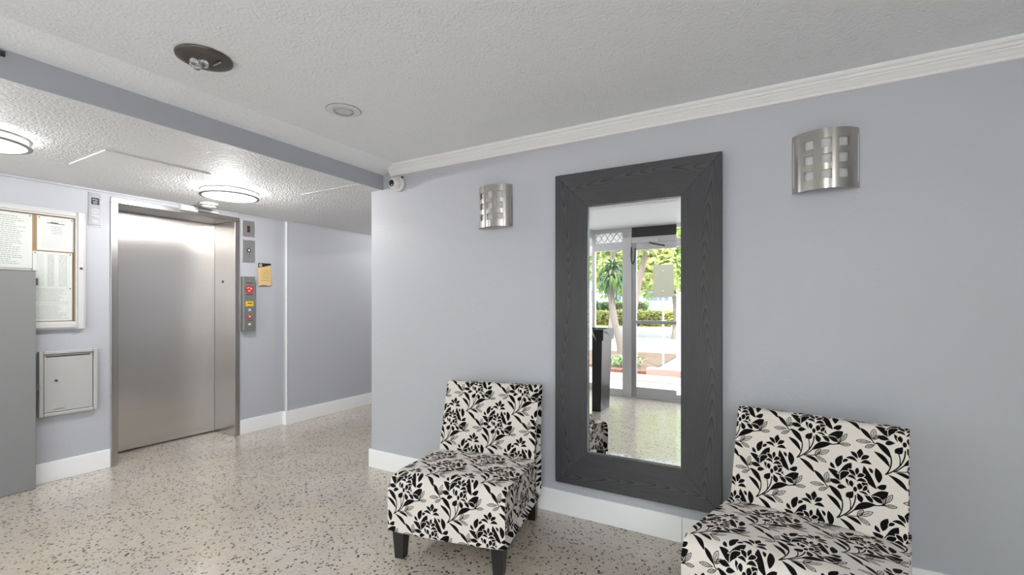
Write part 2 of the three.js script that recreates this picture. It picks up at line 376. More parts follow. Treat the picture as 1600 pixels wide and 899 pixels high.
{
  const d = struct('door_1'), za = ZF, zb = ZF + 0.05;
  mesh('jamb', span(-1.755, -1.70, 0, CEIL, za - 0.01, zb + 0.01, 0.003), mAlu, d);
  mesh('jamb', span(-0.755, -0.70, 0, CEIL, za - 0.01, zb + 0.01, 0.003), mAlu, d);
  mesh('transom_panel', span(-1.70, -0.755, 2.235, CEIL, za + 0.01, zb, 0.002), mDark, d);
  mesh('head_rail', span(-1.70, -0.755, 2.155, 2.235, za - 0.005, zb, 0.003), mAlu, d);
  mesh('door_stile', span(-1.695, -1.635, 0.01, 2.15, za, zb, 0.004), mAluGrey, d);
  mesh('door_stile', span(-0.82, -0.76, 0.01, 2.15, za, zb, 0.004), mAluGrey, d);
  mesh('door_rail', span(-1.635, -0.82, 2.06, 2.15, za, zb, 0.004), mAlu, d);
  mesh('door_rail', span(-1.635, -0.82, 1.03, 1.075, za, zb, 0.004), mAluGrey, d);
  mesh('door_rail', span(-1.635, -0.82, 0.01, 0.15, za, zb, 0.004), mAlu, d);
  mesh('glass_pane', span(-1.635, -0.82, 1.075, 2.06, za + 0.022, za + 0.027), mPane, d);
  mesh('glass_pane', span(-1.635, -0.82, 0.15, 1.03, za + 0.022, za + 0.027), mPane, d);
  const c = mesh('door_closer', span(-1.56, -1.33, 2.15, 2.205, za - 0.06, za - 0.005, 0.008), mAlu, d);
  mesh('closer_arm', tube([[-1.45, 2.15, za - 0.04], [-1.38, 2.12, za - 0.10], [-1.24, 2.09, za - 0.05]], 0.010), mDark, c);
  mesh('cable_loop', tube([[-1.70, 2.10, za - 0.012], [-1.695, 1.93, za - 0.03], [-1.675, 1.86, za - 0.035], [-1.65, 1.93, za - 0.03], [-1.648, 2.08, za - 0.012]], 0.008, 30), mBlack, d);
  mesh('threshold', span(-1.70, -0.755, 0, 0.012, za - 0.03, zb + 0.03, 0.003), mAlu, d);
}

// ---------------------------------------------------------------- lift
{
  const t = thing('elevator', 'stainless steel lift entrance with one closed brushed panel door', 'elevator', [XE, 0, -2.104]);
  const z = (v) => v + 2.104, x = (v) => v - XE;
  mesh('jamb', span(x(-4.95), x(-4.588), 0, 2.118, z(-1.643), z(-1.594), 0.004), mSteel, t);
  mesh('jamb', span(x(-4.95), x(-4.588), 0, 2.118, z(-2.614), z(-2.565), 0.004), mSteel, t);
  mesh('header', span(x(-4.95), x(-4.588), 2.118, 2.160, z(-2.614), z(-1.594), 0.004), mSteel, t);
  const d = mesh('door_panel', span(x(-4.985), x(-4.953), 0.012, 2.118, z(-2.60), z(-1.61), 0.003), mSteelDoor, t);
  mesh('door_gap', span(x(-4.958), x(-4.9505), 0.0, 2.118, z(-2.576), z(-2.567)), mBlack, t);
  const k = mesh('key_switch', new THREE.CylinderGeometry(0.012, 0.012, 0.006, 16).rotateX(Math.PI / 2).translate(x(-4.80), 1.53, z(-2.563)), mDark, t);
}
// small bracket and smoke alarm over the lift
{
  const t = thing('junction_box', 'small white cover box over the lift frame under the ceiling', 'box', [-4.575, 2.168, -2.15]);
  mesh('cover', metric(new RoundedBoxGeometry(0.045, 0.05, 0.14, 2, 0.008)), mWhitePlastic, t);
  mesh('conduit', span(-0.012, 0.012, -0.008, 0.012, -0.25, -0.07, 0.004), mWhitePlastic, t);
  const s = thing('smoke_alarm', 'white round smoke alarm on the low ceiling before the lift', 'smoke alarm', [-4.36, LOW, -2.21]);
  mesh('base', new THREE.LatheGeometry([[0, 0], [0.072, 0], [0.072, -0.012], [0.066, -0.016], [0, -0.016]].map(([a, b]) => new THREE.Vector2(a, b)), 40), mWhitePlastic, s);
  mesh('sensor_cap', new THREE.LatheGeometry([[0.06, -0.016], [0.058, -0.032], [0.04, -0.042], [0, -0.045]].map(([a, b]) => new THREE.Vector2(a, b)), 40), mWhitePlastic, s);
  mesh('vent_ring', new THREE.TorusGeometry(0.058, 0.004, 6, 40).rotateX(Math.PI / 2).translate(0, -0.024, 0), mDark, s);
}
{ // plates and call station right of the lift
  const p = thing('floor_indicator', 'stainless floor indicator plate at the top right of the lift', 'plate', [XE, 2.065, -2.704]);
  mesh('plate', span(0, 0.006, -0.080, 0.080, -0.063, 0.063, 0.002), mSteelPlate, p);
  const w = mesh('display', span(0.005, 0.0075, -0.036, 0.030, -0.014, 0.014, 0.001), std({ color: rgb(0.035, 0.012, 0.008), roughness: 0.15 }), p);
  for (const y of [-0.018, -0.003, 0.012]) mesh('digit_bar', span(0.0072, 0.0082, y - 0.002, y + 0.002, -0.006, 0.006), std({ color: rgb(0.25, 0.03, 0.01), roughness: 0.4 }), w);
  const q = thing('keyswitch_plate', 'grey steel plate with one round black key switch beside the lift', 'plate', [XE, 1.838, -2.706]);
  mesh('plate', span(0, 0.006, -0.112, 0.112, -0.064, 0.064, 0.002), mSteelPlate, q);
  mesh('key_ring', new THREE.TorusGeometry(0.015, 0.006, 10, 28).rotateY(Math.PI / 2).translate(0.008, 0.010, 0), mBlack, q);
  mesh('key_core', new THREE.CylinderGeometry(0.010, 0.010, 0.008, 20).rotateZ(Math.PI / 2).translate(0.007, 0.010, 0), mWhitePlastic, q);
  for (const [y, s] of [[-0.035, -0.008], [-0.035, 0.010], [-0.05, 0]]) mesh('screw', new THREE.CylinderGeometry(0.003, 0.003, 0.003, 10).rotateZ(Math.PI / 2).translate(0.0065, y, s), mDark, q);

  const c = thing('call_station', 'tall protruding steel lift call box with a red fire sign and buttons', 'control panel', [XE, 1.307, -2.684]);
  mesh('housing', span(0, 0.055, -0.272, 0.272, -0.058, 0.058, 0.003), std({ color: rgb(0.33, 0.33, 0.31), metalness: 0.75, roughness: 0.42 }), c);
  const fz = 0.0565;
  const red = std({ color: rgb(0.52, 0.035, 0.03), roughness: 0.4 });
  const fire = new THREE.Group(); fire.name = 'fire_sign'; fire.position.set(fz, 0.145, 0); c.add(fire);
  mesh('sign_disc', new THREE.CylinderGeometry(0.043, 0.043, 0.003, 8).rotateZ(Math.PI / 2), red, fire);
  for (const [y, s, a] of [[0.014, 0.014, 0.5], [0.008, -0.016, -0.6], [-0.016, 0.004, 0.1]]) mesh('white_mark', new THREE.BoxGeometry(0.004, 0.009, 0.022).rotateX(a).translate(0.001, y, s), mWhitePlastic, fire);
  mesh('print_line', span(fz - 0.001, fz + 0.0006, 0.203, 0.211, -0.034, 0.034), mDark, c);
  mesh('print_line', span(fz - 0.001, fz + 0.0006, 0.088, 0.094, -0.034, 0.034), mDark, c);
  const lab = mesh('yellow_label', span(fz - 0.001, fz + 0.0012, -0.024, 0.024, -0.040, 0.040, 0.0008), std({ color: rgb(0.76, 0.48, 0.03), roughness: 0.5 }), c);
  mesh('label_print', span(fz + 0.001, fz + 0.0018, 0.000, 0.009, -0.024, 0.018), mDark, lab);
  for (const [y, m] of [[-0.062, mSteelPlate], [-0.205, mSteelPlate], [-0.128, red]]) {
    const b = mesh('call_button', new THREE.CylinderGeometry(m === red ? 0.020 : 0.015, m === red ? 0.020 : 0.015, 0.006, 20).rotateZ(Math.PI / 2).translate(fz + 0.001, y, 0), m, c);
    mesh('button_face', new THREE.CylinderGeometry(0.010, 0.010, 0.003, 16).rotateZ(Math.PI / 2).translate(fz + 0.005, y, 0.001), mWhitePlastic, b);
  }
  mesh('print_line', span(fz - 0.001, fz + 0.0006, -0.170, -0.164, -0.028, 0.028), std({ color: rgb(0.3, 0.06, 0.05), roughness: 0.6 }), c);
}
{ // yellowed paper notice with a curled lower edge and a black band, on the wall right of the call station
  const w = 0.138, h = 0.252, n = 16, q = [];
  const f = (i, j) => { const u = i / n, v = j / 10, low = -h / 2 + (0.012 + 0.020 * u + 0.008 * Math.sin(u * 6)) * (1 - v); return [0.006 + 0.020 * Math.pow(1 - v, 3) * (0.4 + 0.6 * Math.sin(u * 3.1)), low + v * (h / 2 - low), w / 2 - u * w]; };
  for (let i = 0; i < n; i++) for (let j = 0; j < 10; j++) q.push({ p: [f(i, j), f(i + 1, j), f(i + 1, j + 1), f(i, j + 1)], uv: [[i / n, j / 10], [(i + 1) / n, j / 10], [(i + 1) / n, (j + 1) / 10], [i / n, (j + 1) / 10]] });
  const sheet = mergeVertices(polyGeo(q)); sheet.computeVertexNormals();
  const m = printed(256, 480, (g, W, H) => {
    g.fillStyle = '#d9bd85'; g.fillRect(0, 0, W, H);
    const r = rng(3);
    for (let i = 0; i < 3000; i++) { g.fillStyle = `rgba(${160 + r() * 60},${130 + r() * 50},${70 + r() * 40},0.2)`; g.fillRect(r() * W, r() * H, 2 + r() * 8, 2 + r() * 6); }
    g.fillStyle = '#171614'; g.beginPath(); g.moveTo(0, 0); g.lineTo(W, 0); g.lineTo(W, 28); g.lineTo(110, 74); g.lineTo(0, 96); g.fill();
    g.fillStyle = '#c9c6bd'; g.fillRect(22, 14, 50, 60); g.fillStyle = '#6d6a60'; g.fillRect(36, 30, 26, 30);
    g.fillStyle = 'rgba(110,86,40,0.65)';
    for (let k = 0; k < 8; k++) { let x = 40 + r() * 30; while (x < 215 - r() * 30) { const l = 8 + r() * 22; g.fillRect(x, 140 + k * 26, l, 7); x += l + 7; } }
    g.fillStyle = 'rgba(100,80,40,0.7)'; g.fillRect(40, 362, 180, 10);
  }, 0.6);
  m.side = THREE.DoubleSide;
  const o = mesh('paper_notice', sheet, m); o.userData.kind = undefined; delete o.userData.kind;
  o.position.set(XE, 1.603, -2.873);
  tag(o, 'yellowed paper notice with a black band hanging beside the lift call box', 'notice');
}
{ // metal plaque left of the lift
  const p = thing('metal_plaque', 'narrow brushed metal plaque with a black emblem left of the lift', 'sign', [XE, 2.041, -1.500]);
  mesh('plate', span(0, 0.005, -0.132, 0.132, -0.042, 0.042, 0.002), std({ color: rgb(0.36, 0.36, 0.37), metalness: 0.8, roughness: 0.4 }), p);
  const face = polyGeo([{ p: [[0.0056, -0.128, 0.039], [0.0056, -0.128, -0.039], [0.0056, 0.128, -0.039], [0.0056, 0.128, 0.039]] }]);
  mesh('printed_face', face, std({ roughness: 0.45, metalness: 0.5, map: canvasTexture(192, 620, (g, W, H) => {
    g.fillStyle = '#808186'; g.fillRect(0, 0, W, H);
    const r = rng(12);
    for (let i = 0; i < 700; i++) { const l = 120 + r() * 50; g.fillStyle = `rgba(${l},${l},${l + 3},0.3)`; g.fillRect(r() * W, r() * H, 30 + r() * 60, 2); }
    g.fillStyle = '#1c1c20'; g.beginPath(); g.roundRect(34, 86, 124, 130, 14); g.fill();
    g.strokeStyle = '#8d8d92'; g.lineWidth = 13;
    g.beginPath(); g.moveTo(52, 118); g.lineTo(136, 126); g.moveTo(62, 160); g.lineTo(86, 172); g.lineTo(104, 160); g.lineTo(128, 172); g.stroke();
    g.lineWidth = 10; g.beginPath(); g.moveTo(66, 198); g.lineTo(120, 200); g.stroke();
    g.fillStyle = 'rgba(175,175,178,0.4)'; g.beginPath(); g.ellipse(92, 335, 62, 48, -0.15, 0, 7); g.fill(); g.beginPath(); g.ellipse(96, 420, 66, 30, 0.2, 0, 7); g.fill();
    g.fillStyle = 'rgba(70,70,74,0.6)'; for (const y of [320, 345, 398, 455]) g.fillRect(48, y, 90, 5);
    g.fillStyle = 'rgba(180,180,182,0.3)'; g.beginPath(); g.ellipse(96, 530, 50, 26, 0.1, 0, 7); g.fill();
    g.fillStyle = 'rgba(40,40,44,0.5)'; g.fillRect(0, 596, W, 12);
  }) }), p);
}

// ---------------------------------------------------------------- notice board, wall box, grey panel
{
  const t = thing('notice_board', 'white framed cork notice board behind glass above the wall box', 'notice board', [XE, 1.555, -0.94]);
  const z0 = -0.495, z1 = 0.495, y0 = -0.44, y1 = 0.445, f = 0.058;
  mesh('cork_back', span(0.001, 0.008, y0 + 0.02, y1 - 0.02, z0 + 0.02, z1 - 0.02), mCork, t);
  for (const [a, b, c, d] of [[y0, y1, z0, z0 + f], [y0, y1, z1 - f, z1], [y1 - 0.05, y1, z0 + f, z1 - f], [y0, y0 + f, z0 + f, z1 - f]]) {
    const r = mesh('frame_rail', span(0, 0.030, a, b, c, d, 0.003), mWhiteMetal, t);
    mesh('raised_lip', span(0.026, 0.040, a + 0.012 * (b - a < 0.2), b - 0.012 * (b - a < 0.2), c + 0.012 * (d - c < 0.2), d - 0.012 * (d - c < 0.2), 0.004), mWhiteMetal, r);
  }
  mesh('glass_pane', span(0.022, 0.025, y0 + f, y1 - 0.05, z0 + f, z1 - f), mPane, t);
  mesh('lock', new THREE.CylinderGeometry(0.009, 0.009, 0.006, 16).rotateZ(Math.PI / 2).translate(0.042, 0.018, z0 + 0.030), mDark, t);
}
function sheetOfText(seed, style) {
  return printed(330, 430, (g, W, H) => {
    g.fillStyle = '#e6e6e6'; g.fillRect(0, 0, W, H);
    const r = rng(seed), words = (y, x0, x1, hgt, col) => { let x = x0; g.fillStyle = col; while (x < x1) { const l = Math.min(6 + r() * 22, x1 - x); g.fillRect(x, y, l, hgt); x += l + 5; } };
    if (style === 'letter') {
      words(34, 90, 260, 4, 'rgba(90,90,95,0.55)'); words(50, 110, 240, 4, 'rgba(90,90,95,0.5)');
      g.fillStyle = 'rgba(40,40,44,0.8)'; g.save(); g.translate(165, 82); g.rotate(0.03); g.fillRect(-80, -5, 160, 9); g.fillRect(-46, -15, 70, 12); g.restore();
      for (let y = 120; y < 210; y += 22) words(y, 115 + r() * 15, 215 + r() * 15, 6, 'rgba(60,60,66,0.55)');
      for (let y = 240; y < 400; y += 24) words(y, 40, 280, 4, 'rgba(110,110,115,0.35)');
    } else if (style === 'table') {
      for (let y = 30; y < 410; y += 15) { words(y, 30, 90, 4, 'rgba(90,90,95,0.35)'); words(y, 120, 175, 6, 'rgba(90,90,95,0.5)'); words(y, 215, 285, 5, 'rgba(90,90,95,0.5)'); }
    } else for (let y = 26; y < 410; y += 16 + 10 * (r() > 0.85)) words(y, 26, 200 + r() * 100, 5, 'rgba(95,95,102,0.5)');
  });
}
function pinned(y0, y1, z0, z1, seed, style, label, x = 0.0105) {
  const g = span(-0.0006, 0.0006, (y0 - y1) / 2, (y1 - y0) / 2, (z0 - z1) / 2, (z1 - z0) / 2), p = g.attributes.position, uv = g.attributes.uv;
  for (let i = 0; i < p.count; i++) uv.setXY(i, 0.5 - p.getZ(i) / (z1 - z0), 0.5 + p.getY(i) / (y1 - y0));
  const t = thing('paper_sheet', label, 'paper', [XE + x, (y0 + y1) / 2, (z0 + z1) / 2], 0, 'sheets pinned in the notice board');
  mesh('page', g, sheetOfText(seed, style), t);
  for (const s of [-1, 1]) mesh('push_pin', new THREE.SphereGeometry(0.004, 8, 6).translate(0.0045, (y1 - y0) / 2 - 0.012, s * ((z1 - z0) / 2 - 0.012)), mDark, t);
}
pinned(1.556, 1.942, -1.148, -0.868, 21, 'text', 'upper left white sheet of close text in the notice board');
pinned(1.180, 1.552, -1.144, -0.868, 22, 'text', 'white sheet mostly hidden behind the grey panel in the notice board');
pinned(1.694, 1.942, -1.371, -1.172, 23, 'letter', 'white letter with a dark heading at upper right of the notice board');
pinned(1.424, 1.684, -1.362, -1.150, 24, 'table', 'white sheet of columns below the letter in the notice board', 0.0122);
pinned(1.180, 1.430, -1.362, -1.150, 25, 'text', 'lowest white sheet at the right of the notice board');
{
  const mBox = std({ color: rgb(0.45, 0.45, 0.445), roughness: 0.45 });
  const t = thing('wall_box', 'white metal wall box with a top slot and keyhole beside the lift', 'box', [XE, 0.722, -1.342]);
  const y0 = -0.24, y1 = 0.238, z0 = -0.166, z1 = 0.166, f = 0.026;
  for (const [a, b, c, d] of [[y0, y1, z0, z0 + f], [y0, y1, z1 - f, z1], [y1 - f, y1, z0 + f, z1 - f], [y0, y0 + f, z0 + f, z1 - f]]) mesh('frame_rail', span(0, 0.034, a, b, c, d, 0.007), mBox, t);
  const d = mesh('box_door', span(0.001, 0.024, y0 + f + 0.003, y1 - f - 0.003, z0 + f + 0.004, z1 - f - 0.004, 0.003), mBox, t);
  mesh('shadow_gap', span(0.001, 0.012, y0 + f - 0.002, y1 - f + 0.002, z0 + f - 0.002, z1 - f + 0.002), mDark, t);
  mesh('letter_slot', span(0.0235, 0.0250, y1 - f - 0.020, y1 - f - 0.011, z0 + f + 0.018, z1 - f - 0.012), mBlack, d);
  mesh('keyhole', new THREE.CylinderGeometry(0.0085, 0.0085, 0.005, 16).rotateZ(Math.PI / 2).translate(0.026, 0.018, 0.072), mDark, d);
  mesh('stamp', span(0.0238, 0.0246, y0 + 0.045, y0 + 0.053, 0.025, 0.085), mSteelPlate, d);
}
{
  const t = thing('grey_panel', 'plain tall grey metal panel standing in front of the notice board', 'panel', [-4.522, 0, -0.85]);
  mesh('sheet', metric(new RoundedBoxGeometry(0.036, 1.535, 0.592, 3, 0.005).translate(0, 0.7685, 0)), mGreyPanel, t);
  mesh('top_cap', span(-0.021, 0.021, 1.532, 1.540, -0.298, 0.298, 0.003), std({ color: rgb(0.2, 0.2, 0.2), roughness: 0.5 }), t);
  for (const y of [1.46, 0.72]) mesh('hinge_knuckle', new THREE.CylinderGeometry(0.009, 0.009, 0.05, 12).translate(0.008, y, -0.300), mDark, t);
}

// ---------------------------------------------------------------- ceiling fittings
function flushLamp(label, x, z, top = LOW, share = 1) {
  const t = thing('ceiling_lamp', label, 'ceiling lamp', [x, top, z]);
  const L = (pts, n = 56) => new THREE.LatheGeometry(pts.map(([a, b]) => new THREE.Vector2(a, b)), n);
  mesh('base_pan', L([[0, 0], [0.150, 0], [0.150, -0.010], [0, -0.010]]), mWhitePlastic, t);
  const lampBody = mesh('lamp_diffuser', L([[0, -0.068], [0.12, -0.067], [0.176, -0.062], [0.186, -0.054], [0.186, -0.012], [0.150, -0.010], [0, -0.0101]]), mGlow, t);
  for (const y of [-0.019, -0.057]) mesh('metal_ring', L([[0.184, y - 0.004], [0.203, y - 0.004], [0.205, y], [0.203, y + 0.004], [0.184, y + 0.004], [0.184, y - 0.004]]), std({ color: rgb(0.30, 0.30, 0.30), metalness: 0.3, roughness: 0.45 }), t);
  for (let k = 0; k < 4; k++) { const a = k * Math.PI / 2 + 0.5; mesh('ring_post', new THREE.CylinderGeometry(0.003, 0.003, 0.04, 8).translate(Math.cos(a) * 0.195, -0.034, Math.sin(a) * 0.195), mSteelPlate, t); }
  const l = new THREE.PointLight(rgb(1, 0.985, 0.965), FLUSH_POWER * share);
  l.position.set(x, top - 0.040, z);
  l.shadow.radius = 1.4;
  l.castShadow = true;
  l.name = 'lamp_light';
  scene.add(l);
}
flushLamp('lit round flush lamp with two metal rings near the lift', -3.70, -2.03, LOW, 2.0);
flushLamp('lit round flush lamp at the left edge of the low ceiling', -3.585, -0.69, LOW, 0.62);
flushLamp('lit round flush lamp behind the camera over the lift side', -3.585, 0.62, LOW, 0.8);
flushLamp('lit round flush lamp behind the camera near the entrance', 0.45, 0.42, CEIL);
flushLamp('lit round flush lamp in the corridor behind the mirror wall', -3.70, -4.75, LOW, 1.2);
flushLamp('lit round flush lamp in the far right corner behind the camera', 1.75, 0.42, CEIL, 1.3);
{
  const t = thing('crystal_light', 'dark bronze ceiling dish with clear crystal drops, unlit', 'ceiling light', [-2.143, CEIL, -1.068]);
  const L = (pts, n = 48) => new THREE.LatheGeometry(pts.map(([a, b]) => new THREE.Vector2(a, b)), n);
  mesh('dish', L([[0, 0], [0.104, 0], [0.108, -0.004], [0.106, -0.011], [0.085, -0.019], [0.05, -0.023], [0, -0.024]]), mBronze, t);
  for (const [x, z, r] of [[-0.012, 0.03, 0.022], [0.020, 0.012, 0.019], [0.004, 0.044, 0.016], [-0.034, 0.012, 0.015]]) mesh('crystal_drop', new THREE.IcosahedronGeometry(r, 1).scale(1, 0.95, 1).translate(x, -0.040, z), mCrystal, t);
  mesh('chrome_stem', new THREE.CylinderGeometry(0.011, 0.013, 0.024, 16).translate(0.0, -0.030, 0.020), mSteelPlate, t);
  mesh('clip_bar', span(0.014, 0.070, -0.029, -0.023, -0.034, -0.026, 0.002), mSteelPlate, t);
  const c = thing('recessed_light', 'white round recessed light trim on the upper ceiling, unlit', 'recessed light', [-2.06, CEIL, -1.742]);
  mesh('trim_ring', L([[0.050, -0.001], [0.054, -0.006], [0.088, -0.004], [0.094, 0], [0.05, 0.001]]), std({ color: rgb(0.72, 0.71, 0.71), roughness: 0.5 }), c);
  mesh('inner_rim', L([[0.047, -0.010], [0.053, -0.010], [0.053, 0], [0.047, 0], [0.047, -0.010]]), std({ color: rgb(0.42, 0.42, 0.42), roughness: 0.4 }), c);
  mesh('lens', L([[0, -0.009], [0.03, -0.0085], [0.048, -0.006], [0.048, 0]]), std({ color: rgb(0.62, 0.62, 0.62), roughness: 0.35 }), c);
}
{
  const t = thing('dot_sensor', 'tiny black sensor at the far left end of the beam', 'sensor', [XB + 0.001, 2.296, -0.575]);
  mesh('base', span(-0.001, 0.006, -0.012, 0.012, -0.012, 0.012, 0.003), mBlack, t);
  mesh('lens', new THREE.SphereGeometry(0.009, 14, 10).translate(0.008, 0, 0), mBlack, t);
}
{ // security camera on the wall under the end of the crown moulding
  const t = thing('security_camera', 'white ball security camera under the left end of the crown moulding', 'security camera', [-2.482, 2.222, ZW]);
  const L = (pts, n = 40) => new THREE.LatheGeometry(pts.map(([a, b]) => new THREE.Vector2(a, b)), n).rotateX(Math.PI / 2);
  mesh('wall_mount', L([[0, 0], [0.057, 0], [0.057, 0.012], [0.054, 0.026], [0.046, 0.034], [0, 0.034]]), mWhitePlastic, t);
  const dir = new THREE.Vector3(0.05, -0.18, 0.98).normalize(), q = new THREE.Quaternion().setFromUnitVectors(new THREE.Vector3(0, 0, 1), dir);
  const b = mesh('camera_ball', new THREE.SphereGeometry(0.046, 32, 24), mWhitePlastic, t);
  b.position.set(-0.004, -0.002, 0.050); b.quaternion.copy(q);
  mesh('black_face', new THREE.SphereGeometry(0.0466, 28, 10, 0, Math.PI * 2, 0, 0.56).rotateX(Math.PI / 2), std({ color: rgb(0.01, 0.01, 0.011), roughness: 0.12 }), b);
  mesh('lens', new THREE.SphereGeometry(0.010, 18, 12).translate(0, 0.003, 0.043), std({ color: rgb(0.02, 0.02, 0.025), roughness: 0.03 }), b);
  mesh('status_light', new THREE.SphereGeometry(0.006, 12, 8).translate(0.005, -0.014, 0.0405), mWhitePlastic, b);
  mesh('mount_clip', span(0.036, 0.050, 0.040, 0.052, 0.012, 0.03, 0.003), mDark, t);
}

// ---------------------------------------------------------------- wall sconces
{
  const chord = 0.266, sag = 0.076, H = 0.277, R = (chord * chord / 4 + sag * sag) / (2 * sag), A = Math.asin(chord / 2 / R), cz = sag - R;
  const P = (a, y, r) => [Math.sin(a) * r, y, Math.cos(a) * r + cz];
  const hole = 0.0425, vp = 0.0725, ap = 0.0715 / R, ah = hole / R / 2;
  const ac = [-A, -ap - ah, -ap + ah, -ah, ah, ap - ah, ap + ah, A], yc = [-H / 2, -vp - hole / 2, -vp + hole / 2, -hole / 2, hole / 2, vp - hole / 2, vp + hole / 2, H / 2];
  const isHole = (i, j) => i % 2 === 1 && j % 2 === 1 && i < 7 && j < 7;
  const inGrid = (i, j) => i >= 0 && j >= 0 && i < 7 && j < 7 && !isHole(i, j);
  const g = new THREE.BufferGeometry(), pos = [], nor = [], uv = [], T = 0.0018;
  const quad = (p, n, t) => { for (const k of [0, 1, 2, 0, 2, 3]) { pos.push(...p[k]); nor.push(...n[k]); uv.push(...t[k]); } };
  for (let i = 0; i < 7; i++) for (let j = 0; j < 7; j++) {
    if (!inGrid(i, j)) continue;
    const n = Math.max(2, Math.round((ac[i + 1] - ac[i]) / 0.06));
    for (let k = 0; k < n; k++) {
      const a0 = ac[i] + (ac[i + 1] - ac[i]) * k / n, a1 = ac[i] + (ac[i + 1] - ac[i]) * (k + 1) / n, [y0, y1] = [yc[j], yc[j + 1]], N = (a) => [Math.sin(a), 0, Math.cos(a)], M = (a) => [-Math.sin(a), 0, -Math.cos(a)], Q = R - T;
      const t = [[y0, a0 * R], [y0, a1 * R], [y1, a1 * R], [y1, a0 * R]];
      quad([P(a0, y0, R), P(a1, y0, R), P(a1, y1, R), P(a0, y1, R)], [N(a0), N(a1), N(a1), N(a0)], t);
      quad([P(a0, y1, Q), P(a1, y1, Q), P(a1, y0, Q), P(a0, y0, Q)], [M(a0), M(a1), M(a1), M(a0)], t);
      const flat = (p, nn) => quad(p, [nn, nn, nn, nn], t);
      if (!inGrid(i, j + 1)) flat([P(a0, y1, R), P(a1, y1, R), P(a1, y1, Q), P(a0, y1, Q)], [0, 1, 0]);
      if (!inGrid(i, j - 1)) flat([P(a0, y0, Q), P(a1, y0, Q), P(a1, y0, R), P(a0, y0, R)], [0, -1, 0]);
      if (k === n - 1 && !inGrid(i + 1, j)) flat([P(a1, y0, R), P(a1, y0, Q), P(a1, y1, Q), P(a1, y1, R)], [Math.cos(a1), 0, -Math.sin(a1)]);
      if (k === 0 && !inGrid(i - 1, j)) flat([P(a0, y0, Q), P(a0, y0, R), P(a0, y1, R), P(a0, y1, Q)], [-Math.cos(a0), 0, Math.sin(a0)]);
    }
  }
  g.setAttribute('position', new THREE.Float32BufferAttribute(pos, 3));
  g.setAttribute('normal', new THREE.Float32BufferAttribute(nor, 3));
  g.setAttribute('uv', new THREE.Float32BufferAttribute(uv, 2));
  const rd = R - 0.010, ad = A - 0.10, df = new THREE.CylinderGeometry(rd, rd, H - 0.03, 24, 1, true, -ad, 2 * ad).translate(0, 0, cz);
  const mDiff = mFrost.clone(); mDiff.side = THREE.DoubleSide;
  const t = thing('wall_sconce', 'brushed steel wall sconce with square cutouts left of the mirror', 'wall lamp', [-1.62, 1.955, ZW + 0.002], 0);
  mesh('curved_shade', g, mNickel, t);
  mesh('frosted_diffuser', df, mDiff, t);
  mesh('back_plate', span(-0.055, 0.055, -0.07, 0.07, 0, 0.012, 0.003), mWhitePlastic, t);
  for (const s of [-1, 1]) mesh('bracket', span(s * 0.124 - 0.004, s * 0.124 + 0.004, -0.11, 0.11, 0, 0.010), mSteelPlate, t);
  const c = t.clone(); c.name = numbered('wall_sconce'); c.position.set(0.222, 1.978, ZW + 0.002); scene.add(c);
  tag(c, 'brushed steel wall sconce with square cutouts right of the mirror');
}

// ---------------------------------------------------------------- big mirror
{
  const W = 0.940, H = 1.885, B = 0.205, t0 = 0.046, t1 = 0.032, t = thing('wall_mirror', 'tall mirror in a wide black stained wooden frame between the chairs', 'mirror', [-0.690, 1.150, ZW]);
  // a mitred rail, outer edge along y at +x side
  const rail = (len, v0) => {
    const e = 0.0008, L = len / 2 - e, l = len / 2 - B - e, x0 = -B, x1 = 0, c = 0.003;   // x1 the outer edge
    const F = [[x1 - c, -L + c, t0], [x1 - c, L - c, t0], [x0, l, t1], [x0, -l, t1]];
    const U = (p) => [(p[0] - x0) / 0.24 + 0.06, (p[1] + len / 2) / 1.9 + v0];
    const q = (p) => ({ p, uv: p.map(U) });
    const O = [[x1, -L, t0 - c], [x1, L, t0 - c]], OB = [[x1, -L, 0.001], [x1, L, 0.001]], I = [[x0, -l, 0.008], [x0, l, 0.008]];
    return polyGeo([
      q([F[0], F[1], F[2], F[3]]), q([O[0], O[1], F[1], F[0]]), q([OB[0], OB[1], O[1], O[0]]), q([F[3], F[2], I[1], I[0]]),
      q([I[0], I[1], OB[1], OB[0]]), q([F[1], O[1], OB[1], F[2]]), q([F[2], OB[1], I[1]]), q([O[0], F[0], F[3], OB[0]]), q([OB[0], F[3], I[0]]),
    ]);
  };
  const add = (len, rot, x, y, m, v0) => { const r = mesh('frame_rail', rail(len, v0), m, t); r.rotation.z = rot; r.position.set(x, y, 0); };
  add(H, 0, W / 2, 0, mWood[0], 0);
  add(H, Math.PI, -W / 2, 0, mWood[1], 0.05);
  add(W, Math.PI / 2, 0, H / 2, mWood[1], 0.55);
  add(W, -Math.PI / 2, 0, -H / 2, mWood[0], 0.31);
  const w = W / 2 - B, h = H / 2 - B, b = 0.024, zi = 0.020, zo = 0.0180;
  mesh('mirror_glass', polyGeo([{ p: [[-w + b, -h + b, zi], [w - b, -h + b, zi], [w - b, h - b, zi], [-w + b, h - b, zi]] }]), mMirror, t);
  for (const q of [
    [[-w, -h, zo], [-w + b, -h + b, zi], [-w + b, h - b, zi], [-w, h, zo]], [[w, -h, zo], [w, h, zo], [w - b, h - b, zi], [w - b, -h + b, zi]],
    [[-w, -h, zo], [w, -h, zo], [w - b, -h + b, zi], [-w + b, -h + b, zi]], [[-w, h, zo], [-w + b, h - b, zi], [w - b, h - b, zi], [w, h, zo]],
  ]) mesh('bevelled_edge', polyGeo([{ p: q }]), mMirror, t);
  mesh('backing_board', span(-W / 2 + 0.006, W / 2 - 0.006, -H / 2 + 0.006, H / 2 - 0.006, 0.002, 0.010), mDark, t);
}

